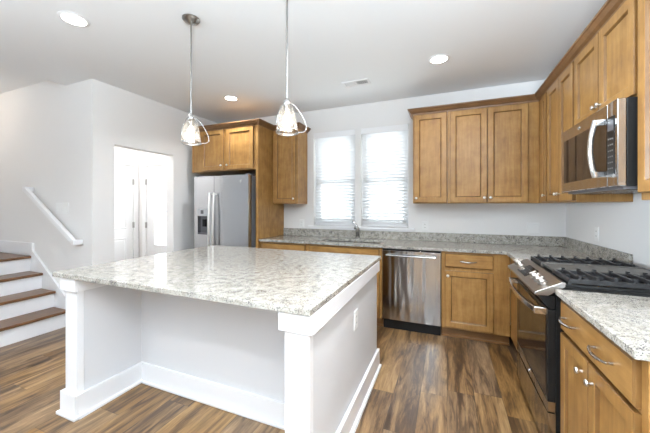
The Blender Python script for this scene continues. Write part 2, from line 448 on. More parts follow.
d2.box(DX0 + 0.004, LXa, y0, y1, 0.01, 2.04); d2.box(LXb, DX1 - 0.004, y0, y1, 0.01, 2.04); d2.box(LXa, LXb, y0, y1, 0.01, LZa); d2.box(LXa, LXb, y0, y1, LZb, 2.04)
door2 = struct(d2, 'door_2', M_white)
mm = MB(); mm.box(LXa, LXb, y0 + 0.005, y1 - 0.005, 1.235, 1.26); mm.box(-4.447, -4.423, y0 + 0.005, y1 - 0.005, LZa, LZb)
for q in ((LXa - 0.02, LXa + 0.012, LZa - 0.02, LZb + 0.02), (LXb - 0.012, LXb + 0.02, LZa - 0.02, LZb + 0.02), (LXa, LXb, LZa - 0.02, LZa + 0.012), (LXa, LXb, LZb - 0.012, LZb + 0.02)):
    mm.box(q[0], q[1], y0 - 0.008, y0 + 0.01, q[2], q[3])
mm.build('lite_frame', M_white, door2)
MB().box(LXa, LXb, HY + 0.022, HY + 0.028, LZa, LZb).build('glass_pane', M_pane, door2)
for z in (0.3, 1.007, 1.764): hinge(door2, DX0 - 0.008, DX0 + 0.012, HY - 0.024, HY + 0.006, z)

# windows
for i, (a, c) in enumerate(WIN):
    ym = B + 0.085
    fm = MB(); fw = 0.045
    fm.box(a, a + fw, ym, ym + 0.07, WZ0, WZ1); fm.box(c - fw, c, ym, ym + 0.07, WZ0, WZ1); fm.box(a, c, ym, ym + 0.07, WZ0, WZ0 + fw); fm.box(a, c, ym, ym + 0.07, WZ1 - fw, WZ1)
    wo = struct(fm, 'window_%d' % (i + 1), M_white)
    sm = MB(); zr = 1.70
    sm.box(a + fw, c - fw, ym + 0.005, ym + 0.04, zr - 0.03, zr + 0.025)
    for x in (a + fw, c - fw - 0.035): sm.box(x, x + 0.035, ym + 0.005, ym + 0.04, WZ0 + fw, zr)
    for x in (a + fw, c - fw - 0.035): sm.box(x, x + 0.035, ym + 0.03, ym + 0.06, zr, WZ1 - fw)
    sm.box(a + fw, c - fw, ym + 0.005, ym + 0.04, WZ0 + fw, WZ0 + fw + 0.045)
    sm.box(a + fw, c - fw, ym + 0.03, ym + 0.06, WZ1 - fw - 0.04, WZ1 - fw)
    sm.build('sash', M_white, wo)
    MB().box(a + fw, c - fw, ym + 0.045, ym + 0.05, WZ0 + fw, WZ1 - fw).build('glass_pane', M_pane, wo)
# stool, apron and casing
tm = MB(); tm.box(-1.845, -0.375, B - 0.045, B + 0.085, WZ0 - 0.028, WZ0); tm.box(-1.815, -0.405, B - 0.016, B, WZ0 - 0.10, WZ0 - 0.028)
struct(tm, 'trim_3', M_white, bevel=0.004)

# ------------------------------------------------------------------ exterior
nb = thing('neighbour_house', 'pale house glimpsed outside through the kitchen window blinds', 'house', (-1.6, 9.6, -0.35))
MB().box(-5.0, 5.5, 0, 5, 0, 3.2).build('wall', M_siding, nb)
MB().prism([(-0.4, 3.1), (2.5, 4.9), (5.4, 3.1)], 'X', -5.4, 5.9).build('roof', M_roof, nb)
for x in (-1.6, 1.9):
    f = MB().box(x - 0.55, x + 0.55, -0.05, 0.02, 1.0, 2.5).build('window', M_white, nb)
    MB().box(x - 0.47, x + 0.47, -0.055, -0.03, 1.08, 2.42).build('pane', M_winglass, f)

# ------------------------------------------------------------------ stairs
st = thing('staircase', 'white staircase with dark wooden treads climbing left beside the wall', 'stairs', (-4.3, 1.49, 0))
sy0, sy1 = 0.98, SY - 0.026
for k in range(4):
    xr = -3.925 - 0.255 * k; zt = 0.185 * (k + 1)
    MB().box(xr - 0.02, xr, sy0, sy1, 0.185 * k + (0 if k == 0 else 0), zt - 0.03).build('riser', M_white, st, world=True)
    xe = xr - 0.255 - 0.02 if k < 3 else -5.77
    MB().box(xe, xr + 0.03, sy0 - 0.02, sy1, zt - 0.03, zt).build('tread' if k < 3 else 'landing', M_tread, st, world=True, bevel=0.008)
sk = MB(); sk.prism([(-3.72, 0), (-3.72, 0.14), (-4.655, 0.80), (-4.655, 0.893), (-4.70, 0.893), (-4.70, 0.0)], 'Y', SY - 0.024, SY - 0.002)
sk.build('skirt_board', M_white, st, world=True)
sg = MB(); sg.prism([(-3.945, 0), (-3.945, 0.15), (-4.2, 0.15), (-4.2, 0.335), (-4.455, 0.335), (-4.455, 0.52), (-4.71, 0.52), (-4.71, 0.705), (-5.76, 0.705), (-5.76, 0)], 'Y', sy0, sy0 + 0.03)
sg.build('stringer', M_white, st, world=True)

hr = thing('handrail', 'white sloping handrail on the wall above the stairs', 'handrail', (-4.2, 1.94, 0.955))
p0, p1 = Vector((-4.683, 1.935, 1.545)), Vector((-3.715, 1.935, 0.95))
MB().tube([p0, p1], 0.02, flat=(0.020, 0.026)).build('rail', M_white, hr, world=True, bevel=0.006)
for p in (p0, p1):
    e = MB(); s_ = 0.021 if p is p0 else -0.021
    e.box(p.x - 0.026, p.x + 0.026, 1.915, SY - 0.001, p.z - 0.028, p.z + 0.028)
    e.build('wall_return', M_white, hr, world=True, bevel=0.006)
for f in (0.2, 0.8):
    q = p0.lerp(p1, f)
    e = MB(); e.tube([(q.x, SY - 0.002, q.z - 0.075), (q.x, 1.96, q.z - 0.07), (q.x, 1.938, q.z - 0.035)], 0.007, 8); e.lathe([(0.025, 0), (0.025, -0.006)], (q.x, SY - 0.001, q.z - 0.075), 14, 'Y')
    e.build('bracket', M_nickel, hr, world=True, smooth=40, label='nickel wall bracket')

# ------------------------------------------------------------------ wall plates, vent, ceiling lamps
def plate(name, label, cat, loc, rotz, wid, hgt, kind, gangs=1, group=None):
    t = thing(name, label, cat, loc, rotz, group)
    m = MB(); m.loft([[(sx * (wid / 2 - i), y, sz * (hgt / 2 - i)) for sx, sz in ((-1, -1), (1, -1), (1, 1), (-1, 1))] for i, y in ((0, 0), (0, -0.003), (0.004, -0.006))])
    m.build('cover_plate', M_plate, t)
    for k in range(gangs):
        cx = (k - (gangs - 1) / 2) * 0.046
        if kind == 'outlet':
            for zc in (-0.02, 0.02):
                o = MB().box(cx - 0.016, cx + 0.016, -0.0075, -0.005, zc - 0.014, zc + 0.014).build('socket', M_plate, t)
                sl = MB(); sl.box(cx - 0.008, cx - 0.005, -0.0078, -0.006, zc - 0.004, zc + 0.006); sl.box(cx + 0.005, cx + 0.008, -0.0078, -0.006, zc - 0.004, zc + 0.006)
                sl.build('slot', M_slot, o)
        else:
            MB().prism([(-0.005, -0.033), (-0.009, -0.033), (-0.0065, 0.033), (-0.005, 0.033)], 'X', cx - 0.0165, cx + 0.0165).build('rocker', M_plate, t)
    return t
plate('outlet', 'white outlet plate on the back wall between window and right wall cabinets', 'outlet', (-0.255, B - 0.0005, 1.095), 0, 0.075, 0.118, 'outlet')
plate('outlet', 'white outlet plate on the back wall left of the window, under the slim wall cabinet', 'outlet', (-1.965, B - 0.0005, 1.085), 0, 0.075, 0.118, 'outlet')
plate('switch_plate', 'white double switch plate on the back wall near the right corner', 'switch', (0.872, B - 0.0005, 1.10), 0, 0.118, 0.118, 'switch', 2)
plate('outlet', 'white outlet plate on the right wall between corner and range', 'outlet', (W - 0.0005, 3.18, 1.11), -PI / 2, 0.075, 0.118, 'outlet')
plate('switch_plate', 'wide white switch plate on the stair wall beside the handrail', 'switch', (-4.075, SY - 0.0005, 1.315), 0, 0.25, 0.13, 'switch', 5)

vt = thing('ceiling_vent', 'small white rectangular air vent in the ceiling before the windows', 'vent', (-0.935, 3.19, CZ))
v = MB(); v.box(-0.15, 0.15, -0.075, -0.05, -0.010, -0.0005); v.box(-0.15, 0.15, 0.05, 0.075, -0.010, -0.0005); v.box(-0.15, -0.125, -0.05, 0.05, -0.010, -0.0005); v.box(0.125, 0.15, -0.05, 0.05, -0.010, -0.0005); v.box(-0.008, 0.008, -0.05, 0.05, -0.010, -0.0005)
v.build('frame', M_white, vt, bevel=0.002)
MB().box(-0.125, 0.125, -0.05, 0.05, -0.002, -0.0005).build('duct_shadow', M_vent, vt)
v = MB()
for side, sg_ in ((-1, -1), (1, 1)):
    for k in range(5):
        xc = side * (0.024 + 0.022 * k)
        v.box(-0.008, 0.008, -0.05, 0.05, -0.0006, 0.0006, Matrix.Translation((xc, 0, -0.006)) @ Matrix.Rotation(sg_ * 0.6, 4, 'Y'))
v.build('louvre', M_white, vt)

def can_light(x, y, label, z=CZ, power=11):
    t = thing('recessed_light', label, 'ceiling light', (x, y, z), 0)
    MB().lathe([(0.072, -0.001), (0.095, -0.001), (0.095, -0.004), (0.078, -0.009), (0.072, -0.006)], seg=32, cap0=False, cap1=False).build('trim_ring', M_white, t, smooth=30)
    MB().lathe([(0.073, -0.0035), (0.0735, -0.005)], seg=32).build('lens', M_can, t)
    d = bpy.data.lights.new('recessed_lamp', 'AREA'); d.shape = 'DISK'; d.size = 0.13; d.spread = 2.4; d.energy = power; d.color = (0.96, 0.98, 1.0)
    o = bpy.data.objects.new('recessed_lamp', d); COL.objects.link(o); o.parent = t; o.location = (0, 0, -0.012)
    return t
can_light(-2.528, 1.316, 'recessed ceiling light nearest the stairs, at upper left', power=6)
can_light(-0.071, 2.967, 'recessed ceiling light in front of the right wall cabinets', power=6)
can_light(-2.537, 3.037, 'recessed ceiling light in front of the refrigerator')
can_light(-0.071, 1.316, 'recessed ceiling light over the aisle between island and range', power=18)
can_light(-2.528, -0.6, 'recessed ceiling light of the living area left of the camera')  # this can and the next are unseen, added for extra light
can_light(-0.071, -0.6, 'recessed ceiling light of the living area near the right wall', power=24)

# ------------------------------------------------------------------ cabinets
def pull(parent, x, z, yf, length=0.13):
    h = length / 2
    pts = []
    for k in range(13):
        u = -1 + 2 * k / 12
        pts.append((x + u * h * 1.12, yf - 0.018 - 0.016 * (1 - u * u), z - 0.004 * (1 - u * u)))
    m = MB(); m.tube(pts, [0.0045 + 0.0025 * (1 - abs(-1 + 2 * k / 12)) for k in range(13)], 8)
    for s in (-1, 1): m.tube([(x + s * h, yf + 0.002, z), (x + s * h, yf - 0.022, z)], 0.0055, 8)
    return m.build('pull', M_nickel, parent, smooth=50, label='nickel bow pull')
def knob(parent, x, z, yf):
    m = MB(); m.lathe([(0.007, 0.001), (0.006, -0.012), (0.013, -0.016), (0.0145, -0.022), (0.011, -0.027), (0.004, -0.028)], (x, yf, z), 12, 'Y')
    return m.build('knob', M_satin, parent, smooth=50, label='nickel knob')

def base_cabinet(label, loc, rotz, wid, depth, drawers, doors, ztop=0.884, toe=True, toe_mat=None, open_top=False):
    """drawers/doors: lists of (x0, x1, z0, z1, hardware list). Face-frame front is local y = 0."""
    t = thing('base_cabinet', label, 'cabinet', loc, rotz)
    h = wid / 2
    m = MB()
    if open_top:
        m.box(-h, h, 0, 0.02, 0.10, ztop); m.box(-h, -h + 0.018, 0.02, depth, 0.10, ztop); m.box(h - 0.018, h, 0.02, depth, 0.10, ztop)
        m.box(-h + 0.018, h - 0.018, depth - 0.01, depth, 0.10, ztop); m.box(-h + 0.018, h - 0.018, 0.02, depth - 0.01, 0.10, 0.118)
    else: m.box(-h, h, 0, depth, 0.10, ztop)
    m.build('carcass', M_wood, t, bevel=0.0015)
    if toe:
        m = MB(); m.box(-h, h, 0.055, 0.075, 0.0, 0.10); m.box(-h, h, 0.042, 0.055, 0.0, 0.018)
        m.build('toe_kick', toe_mat or M_toe, t)
    for x0, x1, z0, z1, hw_ in drawers:
        d = MB().slab(x0, x1, z0, z1).build('drawer_front', M_woodh, t)
        for hx, hz in hw_: pull(d, hx, hz, -0.02)
    for x0, x1, z0, z1, hw_ in doors:
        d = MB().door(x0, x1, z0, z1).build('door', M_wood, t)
        for hx, hz in hw_: knob(d, hx, hz, -0.02)
    return t
FY = 3.277                     # face-frame plane of the back run
BD = B - FY - 0.003
# left drawer cabinet, next to the refrigerator panel
xc = (-2.258 - 1.575) / 2
base_cabinet('brown wooden base cabinet with a wide two-pull drawer, beside the refrigerator panel', (xc, FY, 0), 0, 0.681, BD,
             [(-0.31, 0.315, 0.725, 0.866, [(-2.084 - xc, 0.785), (-1.784 - xc, 0.785)])],
             [(-0.31, -0.002, 0.118, 0.69, [(-0.03, 0.64)]), (0.003, 0.315, 0.118, 0.69, [(0.03, 0.64)])])
xc = (-1.572 - 0.664) / 2
base_cabinet('brown wooden base cabinet under the sink, behind the island', (xc, FY, 0), 0, 0.906, BD,
             [(-0.425, 0.425, 0.725, 0.866, [])],
             [(-0.425, -0.002, 0.118, 0.69, [(-0.03, 0.64)]), (0.003, 0.425, 0.118, 0.69, [(0.03, 0.64)])], open_top=True)
x0, x1 = -0.055, 0.553
xc = (x0 + x1) / 2
base_cabinet('brown wooden base cabinet with one drawer and one door, right of the dishwasher', (xc, FY, 0), 0, x1 - x0, BD,
             [(-0.021 - xc, 0.411 - xc, 0.724, 0.862, [(0.192 - xc, 0.792)])],
             [(-0.021 - xc, 0.411 - xc, 0.118, 0.690, [(0.006 - xc, 0.640)])])
RX = W - 0.61                  # face-frame plane of the right run
yc = (2.653 + FY) / 2
base_cabinet('narrow blind corner base cabinet between back counter run and range', (RX, yc, 0), -PI / 2, FY - 2.653 - 0.002, W - RX - 0.003, [], [])
ya, yb_ = 1.188, 1.882
yc = (ya + yb_) / 2
def lx(y): return -(y - yc)
base_cabinet('light brown wooden base cabinet with two-pull drawer and double doors, right of the range', (RX, yc, 0), -PI / 2, yb_ - ya, W - RX - 0.003,
             [(lx(1.868), lx(1.222), 0.716, 0.866, [(lx(1.735), 0.792), (lx(1.41), 0.792)])],
             [(lx(1.868), lx(1.548), 0.118, 0.700, [(lx(1.60), 0.635)]), (lx(1.542), lx(1.222), 0.118, 0.700, [(lx(1.50), 0.635)])])

def wall_cabinet(label, loc, rotz, x0, x1, depth, z0, z1, doors):
    t = thing('wall_cabinet', label, 'cabinet', (loc[0], loc[1], z0), rotz)
    m = MB(); m.box(x0, x1, 0, depth, 0.0, z1 - z0)
    m.build('carcass', M_wood, t, bevel=0.0015)
    for a, c, za, zb, hw_ in doors:
        d = MB().door(a, c, za - z0, zb - z0).build('door', M_wood, t)
        for hx, hz in hw_: knob(d, hx, hz - z0, -0.02)
    return t
UZ0, UZ1 = 1.372, 2.425
UF = B - 0.31; UD = 0.307
wall_cabinet('single-door wooden wall cabinet nearest the window, right of it', (-0.1835, UF), 0, -0.1835, 0.1835, UD, UZ0, UZ1,
             [(-0.1685, 0.178, UZ0 + 0.012, 2.385, [(-0.145, UZ0 + 0.06)])])
wall_cabinet('double-door wooden wall cabinet on the back wall beside the corner', (0.43, UF), 0, -0.427, 0.425, UD, UZ0, UZ1,
             [(-0.400, -0.040, UZ0 + 0.012, 2.385, [(-0.066, UZ0 + 0.06)]), (-0.034, 0.328, UZ0 + 0.012, 2.385, [(-0.008, UZ0 + 0.06)])])
UX = W - 0.31
yc = 3.43
wall_cabinet('slim wooden corner wall cabinet with one narrow door, on the right wall', (UX, yc), -PI / 2, -(B - 0.003 - yc), -(3.278 - yc), UD, UZ0, UZ1,
             [(-(3.43 - yc), -(3.292 - yc), UZ0 + 0.012, 2.385, [(-(3.318 - yc), UZ0 + 0.07)])])
yc = 2.962
wall_cabinet('double-door wooden wall cabinet on the right wall, left of the microwave', (UX, yc), -PI / 2, -(3.276 - yc), -(2.652 - yc), UD, UZ0, UZ1,
             [(-(3.262 - yc), -(2.966 - yc), UZ0 + 0.012, 2.385, [(-(2.99 - yc), UZ0 + 0.07)]), (-(2.958 - yc), -(2.664 - yc), UZ0 + 0.012, 2.385, [(-(2.93 - yc), UZ0 + 0.07)])])
yc = 2.268; MZ0, MZ1 = 1.442, 1.872
wall_cabinet('short double-door wooden wall cabinet directly above the microwave', (UX, yc), -PI / 2, -0.381, 0.381, UD, MZ1 + 0.002, UZ1,
             [(-0.368, -0.003, MZ1 + 0.014, 2.385, [(-0.03, MZ1 + 0.07)]), (0.003, 0.368, MZ1 + 0.014, 2.385, [(0.03, MZ1 + 0.07)])])
yc = 1.50
wall_cabinet('wooden wall cabinet at the right picture edge, right of the microwave', (UX, yc), -PI / 2, -0.384, 0.384, UD, UZ0, UZ1,
             [(-0.372, -0.003, UZ0 + 0.035, 2.385, [(-0.03, UZ0 + 0.09)]), (0.003, 0.372, UZ0 + 0.035, 2.385, [(0.03, UZ0 + 0.09)])])
# left group
LF = 3.232
xc = (-3.395 - 2.302) / 2
wall_cabinet('deep double-door wooden wall cabinet above the refrigerator', (xc, LF), 0, -3.395 - xc, -2.304 - xc, B - LF - 0.003, 1.822, UZ1,
             [(-3.215 - xc, -2.815 - xc, 1.834, 2.385, [(-2.845 - xc, 1.895)]), (-2.772 - xc, -2.33 - xc, 1.834, 2.385, [(-2.742 - xc, 1.895)])])
tp = tag(box(-0.020, 0.020, -0.33, 0.324, 0, UZ1).build('tall_end_panel', M_wood, bevel=0.0015), 'tall brown wooden end panel enclosing the right side of the refrigerator', 'panel')
tp.location = (-2.282, 3.562, 0)
xc = (-2.235 - 1.872) / 2
wall_cabinet('slim single-door wooden wall cabinet between refrigerator panel and window', (xc, UF), 0, -2.260 - xc, -1.872 - xc, UD, UZ0, UZ1,
             [(-2.238 - xc, -1.89 - xc, UZ0 + 0.012, 2.385, [(-1.92 - xc, UZ0 + 0.07)])])

# crown mouldings: profile swept along the cabinet tops
def crown(label, path, loc):
    prof = [(0.002, -0.008), (0.010, -0.008), (0.012, 0.006), (0.030, 0.018), (0.046, 0.040), (0.055, 0.044), (0.055, 0.058), (0.002, 0.058)]
    P = [Vector((x, y)) for x, y in path]
    loops = []
    for i, p in enumerate(P):
        d0 = (p - P[i - 1]).normalized() if i > 0 else None
        d1 = (P[i + 1] - p).normalized() if i < len(P) - 1 else None
        n0 = Vector((d0.y, -d0.x)) if d0 else None
        n1 = Vector((d1.y, -d1.x)) if d1 else None
        if n0 is None: mit = n1
        elif n1 is None: mit = n0
        else: mit = (n0 + n1) / (1 + n0.dot(n1))
        loops.append([(p.x + mit.x * o_, p.y + mit.y * o_, UZ1 - 0.025 + z_) for o_, z_ in prof])
    m = MB(); m.loft(loops)
    t = m.build('crown_molding', M_crown)
    for vv in t.data.vertices: vv.co = vv.co - Vector(loc)
    t.location = loc
    return tag(t, label, 'molding')
F_ = 0.0
crown('dark brown crown molding along the tops of the right-hand wall cabinets',
      [(-0.367, B - 0.004), (-0.367, UF), (UX, UF), (UX, 1.116)], (0, 3.0, UZ1))
crown('dark brown crown molding over the refrigerator and slim wall cabinets',
      [(-3.395, B - 0.004), (-3.395, LF), (-2.262, LF), (-2.262, UF), (-1.872, UF), (-1.872, B - 0.004)], (-2.6, 3.4, UZ1))

# ------------------------------------------------------------------ counters, sink, faucet
SK = (-1.45, -0.715, 3.36, 3.69)
CT0, CT1 = 0.884, 0.914
ct = thing('countertop', 'speckled white granite countertop running under the windows into the corner', 'countertop', (-0.5, 3.5, CT0))
m = MB(); CY = B - 0.648; CX = W - 0.648; e = 0.002
def rslab(m, x0, x1, y0, y1): m.box(x0, x1, y0, y1, CT0 + 0.001, CT1)
rslab(m, -2.259, SK[0], CY, B - e); rslab(m, SK[1], CX, CY, B - e); rslab(m, CX, W - e, 2.655, B - e)
rslab(m, SK[0], SK[1], CY, SK[2]); rslab(m, SK[0], SK[1], SK[3], B - e)
bmesh.ops.remove_doubles(m.bm, verts=m.bm.verts, dist=1e-5)
m.build('slab', M_granite, ct, world=True)
MB().box(-2.259, W - e, B - 0.022, B - e, CT1, CT1 + 0.102).build('backsplash', M_granite, ct, world=True, bevel=0.002)
MB().box(W - 0.022, W - e, 2.655, B - 0.022, CT1, CT1 + 0.102).build('backsplash', M_granite, ct, world=True, bevel=0.002)
ct2 = tag(box(CX - 0.84, W - e - 0.84, -0.366, 0.341, 0.001, 0.030).build('countertop', M_granite, bevel=0.003), 'short speckled white granite countertop right of the range', 'countertop')
ct2.location = (0.84, 1.54, CT0)

sn = thing('kitchen_sink', 'double-bowl stainless sink set under the back counter below the window', 'sink', (-1.083, 3.525, 0.70))
for a, c in ((SK[0] - 0.005, -1.10), (-1.065, SK[1] + 0.005)):
    m = MB()
    def rr(i, z): return [(a + i, SK[2] - 0.005 + i, z), (c - i, SK[2] - 0.005 + i, z), (c - i, SK[3] + 0.005 - i, z), (a + i, SK[3] + 0.005 - i, z)]
    m.loft([rr(-0.004, 0.883), rr(-0.002, 0.74), rr(0.01, 0.705), rr(0.03, 0.712), rr(0.012, 0.745), rr(0.0, 0.883)][1:], True, True)
    bm = m.bm
    # open the top: delete the last cap
    bm.faces.ensure_lookup_table(); bmesh.ops.delete(bm, geom=[max(bm.faces, key=lambda f: f.calc_center_median().z if abs(f.normal.z) >= 0 and len(f.verts) == 4 and all(abs(v_.co.z - 0.883) < 1e-4 for v_ in f.verts) else -1)], context='FACES_ONLY')
    m.build('bowl', M_steel, sn, world=True)
MB().box(-1.10, -1.065, SK[2] - 0.005, SK[3] + 0.005, 0.86, 0.876).build('divider', M_steel, sn, world=True)

fa = thing('faucet', 'short nickel pull-out kitchen faucet behind the sink below the window', 'faucet', (-1.083, 3.765, CT1))
MB().lathe([(0.036, 0.0005), (0.036, 0.008), (0.030, 0.014), (0.027, 0.10), (0.030, 0.105), (0.027, 0.135), (0.014, 0.150)], seg=20).build('body', M_nickel, fa, smooth=40)
MB().tube([(0, -0.01, 0.09), (0.005, -0.06, 0.135), (0.012, -0.12, 0.165), (0.018, -0.165, 0.165), (0.020, -0.185, 0.145)], [0.017, 0.016, 0.016, 0.019, 0.018], 14).build('spout', M_nickel, fa, smooth=50)
MB().tube([(0, 0, 0.14), (-0.02, 0.005, 0.175), (-0.075, 0.012, 0.235)], [0.014, 0.012, 0.010], 10).build('lever', M_nickel, fa, smooth=50)

# ------------------------------------------------------------------ island
IC = (-1.44, 1.83, 0)
isl = thing('kitchen_island', 'white-panelled kitchen island base with open knee space in front', 'island', IC)
IY0, IY1, IPY = 1.15, 2.485, 1.585
LW0, LW1, RW0, RW1 = -2.301, -2.180, -0.665, -0.545
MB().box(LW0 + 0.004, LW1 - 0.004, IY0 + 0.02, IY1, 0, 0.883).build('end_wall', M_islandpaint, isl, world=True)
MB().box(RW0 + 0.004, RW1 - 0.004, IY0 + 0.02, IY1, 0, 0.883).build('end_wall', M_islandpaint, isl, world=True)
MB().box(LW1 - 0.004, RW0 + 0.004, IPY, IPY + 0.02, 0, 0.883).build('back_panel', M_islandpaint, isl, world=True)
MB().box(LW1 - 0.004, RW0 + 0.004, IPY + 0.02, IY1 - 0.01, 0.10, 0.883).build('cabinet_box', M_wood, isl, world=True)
n = 4; wd = (RW0 - LW1) / n
for k in range(n):
    a = LW1 + k * wd + 0.006; c = a + wd - 0.012
    # doors on the kitchen side face +Y
    for nm, z0, z1 in (('door', 0.12, 0.69), ('drawer_front', 0.72, 0.866)):
        m = MB()
        if nm == 'door': m.door(a, c, z0, z1)
        else: m.slab(a, c, z0, z1)
        m.bm.transform(Matrix.Translation((a + c, 0, 0)) @ Matrix.Rotation(PI, 4, 'Z'))
        m.bm.transform(Matrix.Translation((0, IY1 - 0.01, 0)))
        m.build(nm, M_wood, isl, world=True)
def wing(x0, x1, inner):
    # inner: +1 when the knee space is on the +X side
    p = MB(); p.box(x0 - 0.001, x1 + 0.001, IY0, IY0 + 0.04, 0.0, 0.883)
    p.build('corner_post', M_white, isl, world=True, bevel=0.002)
    def ring(nm, z0, z1, pr_, bev):
        m = MB()
        xi0, xi1 = x0 - pr_, x1 + pr_
        m.box(xi0, xi1, IY0 - pr_, IY0, z0, z1)
        yl = IPY if inner > 0 else IY1; yr = IY1 if inner > 0 else IPY
        # outer/inner runs
        m.box(xi0, x0, IY0, IPY if inner < 0 else IY1, z0, z1)
        m.box(x1, xi1, IY0, IPY if inner > 0 else IY1, z0, z1)
        bmesh.ops.remove_doubles(m.bm, verts=m.bm.verts, dist=1e-5)
        m.build(nm, M_white, isl, world=True, bevel=bev)
    ring('top_trim', 0.800, 0.882, 0.021, 0.002)
    ring('baseboard', 0.0, 0.148, 0.021, 0.003)
    ring('shoe_molding', 0.0, 0.02, 0.037, 0.005)
wing(LW0, LW1, 1); wing(RW0, RW1, -1)
MB().box(LW1 + 0.021, RW0 - 0.021, IPY - 0.017, IPY, 0, 0.148).build('baseboard', M_white, isl, world=True, bevel=0.003)
MB().box(LW1 + 0.037, RW0 - 0.037, IPY - 0.032, IPY - 0.017, 0, 0.02).build('shoe_molding', M_white, isl, world=True, bevel=0.005)
it = tag(MB().box(-0.9285, 0.9285, -0.7205, 0.7205, 0.0005, 0.0305).build('island_countertop', M_granite, bevel=0.004), 'large speckled white granite countertop on the kitchen island', 'countertop')
it.location = (-1.4545, 1.8365, 0.8835)
plate('outlet', 'white outlet plate on the right end of the kitchen island', 'outlet', (RW1 - 0.0035, 1.855, 0.61), PI / 2, 0.078, 0.122, 'outlet')

# ------------------------------------------------------------------ dishwasher
dw = thing('dishwasher', 'stainless steel dishwasher under the back counter, right of the sink', 'dishwasher', (-0.3586, 3.257, 0))
MB().box(-0.297, 0.297, 0.02, 0.60, 0.10, 0.872).build('tub', M_blackmat, dw)
m = MB()
def curve_front(h, z0, z1, sag, y1, n=14):
    pts = [(-h, y1)] + [(-h + 2 * h * k / n, -sag * (1 - (2 * k / n - 1) ** 2)) for k in range(n + 1)] + [(h, y1)]
    return [[(x, y, z) for x, y in pts] for z in (z0, z1)]
m.loft(curve_front(0.297, 0.112, 0.862, 0.004, 0.02)); m.build('door', M_steel, dw, smooth=30, bevel=0.003)
MB().box(-0.295, 0.295, 0.045, 0.07, 0.0, 0.11).build('toe_kick', M_black, dw)
MB().box(-0.295, 0.295, 0.004, 0.03, 0.863, 0.876).build('control_strip', M_black, dw)
m = MB(); m.tube([(-0.255 + 0.51 * k / 12, -0.038 - 0.010 * (1 - (k / 6 - 1) ** 2), 0.812) for k in range(13)], 0.0095, 12)
for s in (-1, 1): m.tube([(s * 0.235, 0.0, 0.812), (s * 0.235, -0.038, 0.812)], 0.010, 10)
m.build('handle', M_nickel, dw, smooth=50)
def badge(parent, x, z, y, r, rotx=0.0):
    m = MB(); m.lathe([(r, 0.0), (r, -0.002), (r * 0.82, -0.0026), (r * 0.80, -0.0014)], (x, y, z), 20, 'Y')
    o = m.build('badge', M_chrome, parent, smooth=40, label='small round maker badge')
    d = MB()
    # interlaced script initials reduced to two curled strokes inside the ring
    for s in (-1, 1):
        d.tube([(x + s * r * 0.30 + r * 0.24 * math.cos(a) , y - 0.0022, z + r * 0.36 * math.sin(a)) for a in [k * 0.55 + 0.5 for k in range(10)]], r * 0.05, 6)
    d.build('monogram', M_dgrey, o)
badge(dw, 0.0, 0.235, -0.003, 0.011)

# ------------------------------------------------------------------ refrigerator
fr = thing('refrigerator', 'stainless side-by-side refrigerator with water dispenser under deep wall cabinet', 'refrigerator', (-2.796, 3.13, 0))
MB().box(-0.452, 0.452, 0.075, 0.70, 0.03, 1.735).build('cabinet_body', M_greybody, fr, bevel=0.004)
MB().box(-0.44, 0.44, 0.02, 0.075, 0.0, 0.06).build('base_grille', M_dgrey, fr)
def fdoor(x0, x1, hole=None):
    m = MB(); n = 12
    def cr(x): # gentle outward bow over the whole front
        u = x / 0.4535; return -0.012 * (1 - u * u)
    if hole is None:
        xs = [x0 + (x1 - x0) * k / n for k in range(n + 1)]
        pts = [(x0, 0.07)] + [(x, cr(x)) for x in xs] + [(x1, 0.07)]
        m.loft([[(x, y, z) for x, y in pts] for z in (0.065, 1.745)])
    else:
        for (a, c, z0, z1) in ((x0, hole[0], 0.065, 1.745), (hole[1], x1, 0.065, 1.745), (hole[0], hole[1], 0.065, hole[2]), (hole[0], hole[1], hole[3], 1.745)):
            xs = [a + (c - a) * k / 4 for k in range(5)]
            pts = [(a, 0.07)] + [(x, cr(x)) for x in xs] + [(c, 0.07)]
            m.loft([[(x, y, z) for x, y in pts] for z in (z0, z1)])
        bmesh.ops.remove_doubles(m.bm, verts=m.bm.verts, dist=1e-5)
    return m
HOLE = (-0.386, -0.214, 0.955, 1.308)
fd = fdoor(-0.4535, -0.094, HOLE).build('freezer_door', M_steel_fr, fr, smooth=30)
rd = fdoor(-0.088, 0.4535).build('refrigerator_door', M_steel_fr, fr, smooth=30)
dp = MB().box(HOLE[0], HOLE[1], -0.012, 0.02, 1.205, 1.308).build('dispenser_panel', simple('dispenser_grey', (0.42, 0.43, 0.45), 0.35), fd)
MB().box(-0.325, -0.275, -0.0135, -0.010, 1.235, 1.285).build('display', M_dgrey, dp)
m = MB(); m.box(HOLE[0], HOLE[1], 0.05, 0.062, HOLE[2], 1.205); m.box(HOLE[0], HOLE[1], -0.006, 0.062, HOLE[2], HOLE[2] + 0.015)
m.build('dispenser_recess', M_dgrey, fd)
MB().box(-0.325, -0.275, 0.02, 0.05, 1.06, 1.16).build('dispenser_paddle', M_black, fd)
for door_, xh in ((fd, -0.128), (rd, -0.054)):
    pts = [(xh, -0.055 - 0.018 * (1 - (k / 8 - 1) ** 2), 0.62 + 0.90 * k / 16) for k in range(17)]
    m = MB(); m.tube(pts, 0.0135, 12)
    for z in (0.64, 1.50): m.tube([(xh, 0.0, z), (xh, -0.06, z)], 0.012, 10)
    m.build('handle', M_satin, door_, smooth=50)
badge(rd, 0.341, 1.662, -0.006, 0.017)
for x in (-0.42, 0.42): MB().box(x - 0.03, x + 0.03, 0.03, 0.12, 1.746, 1.762).build('hinge_cover', M_dgrey, fr, bevel=0.004)

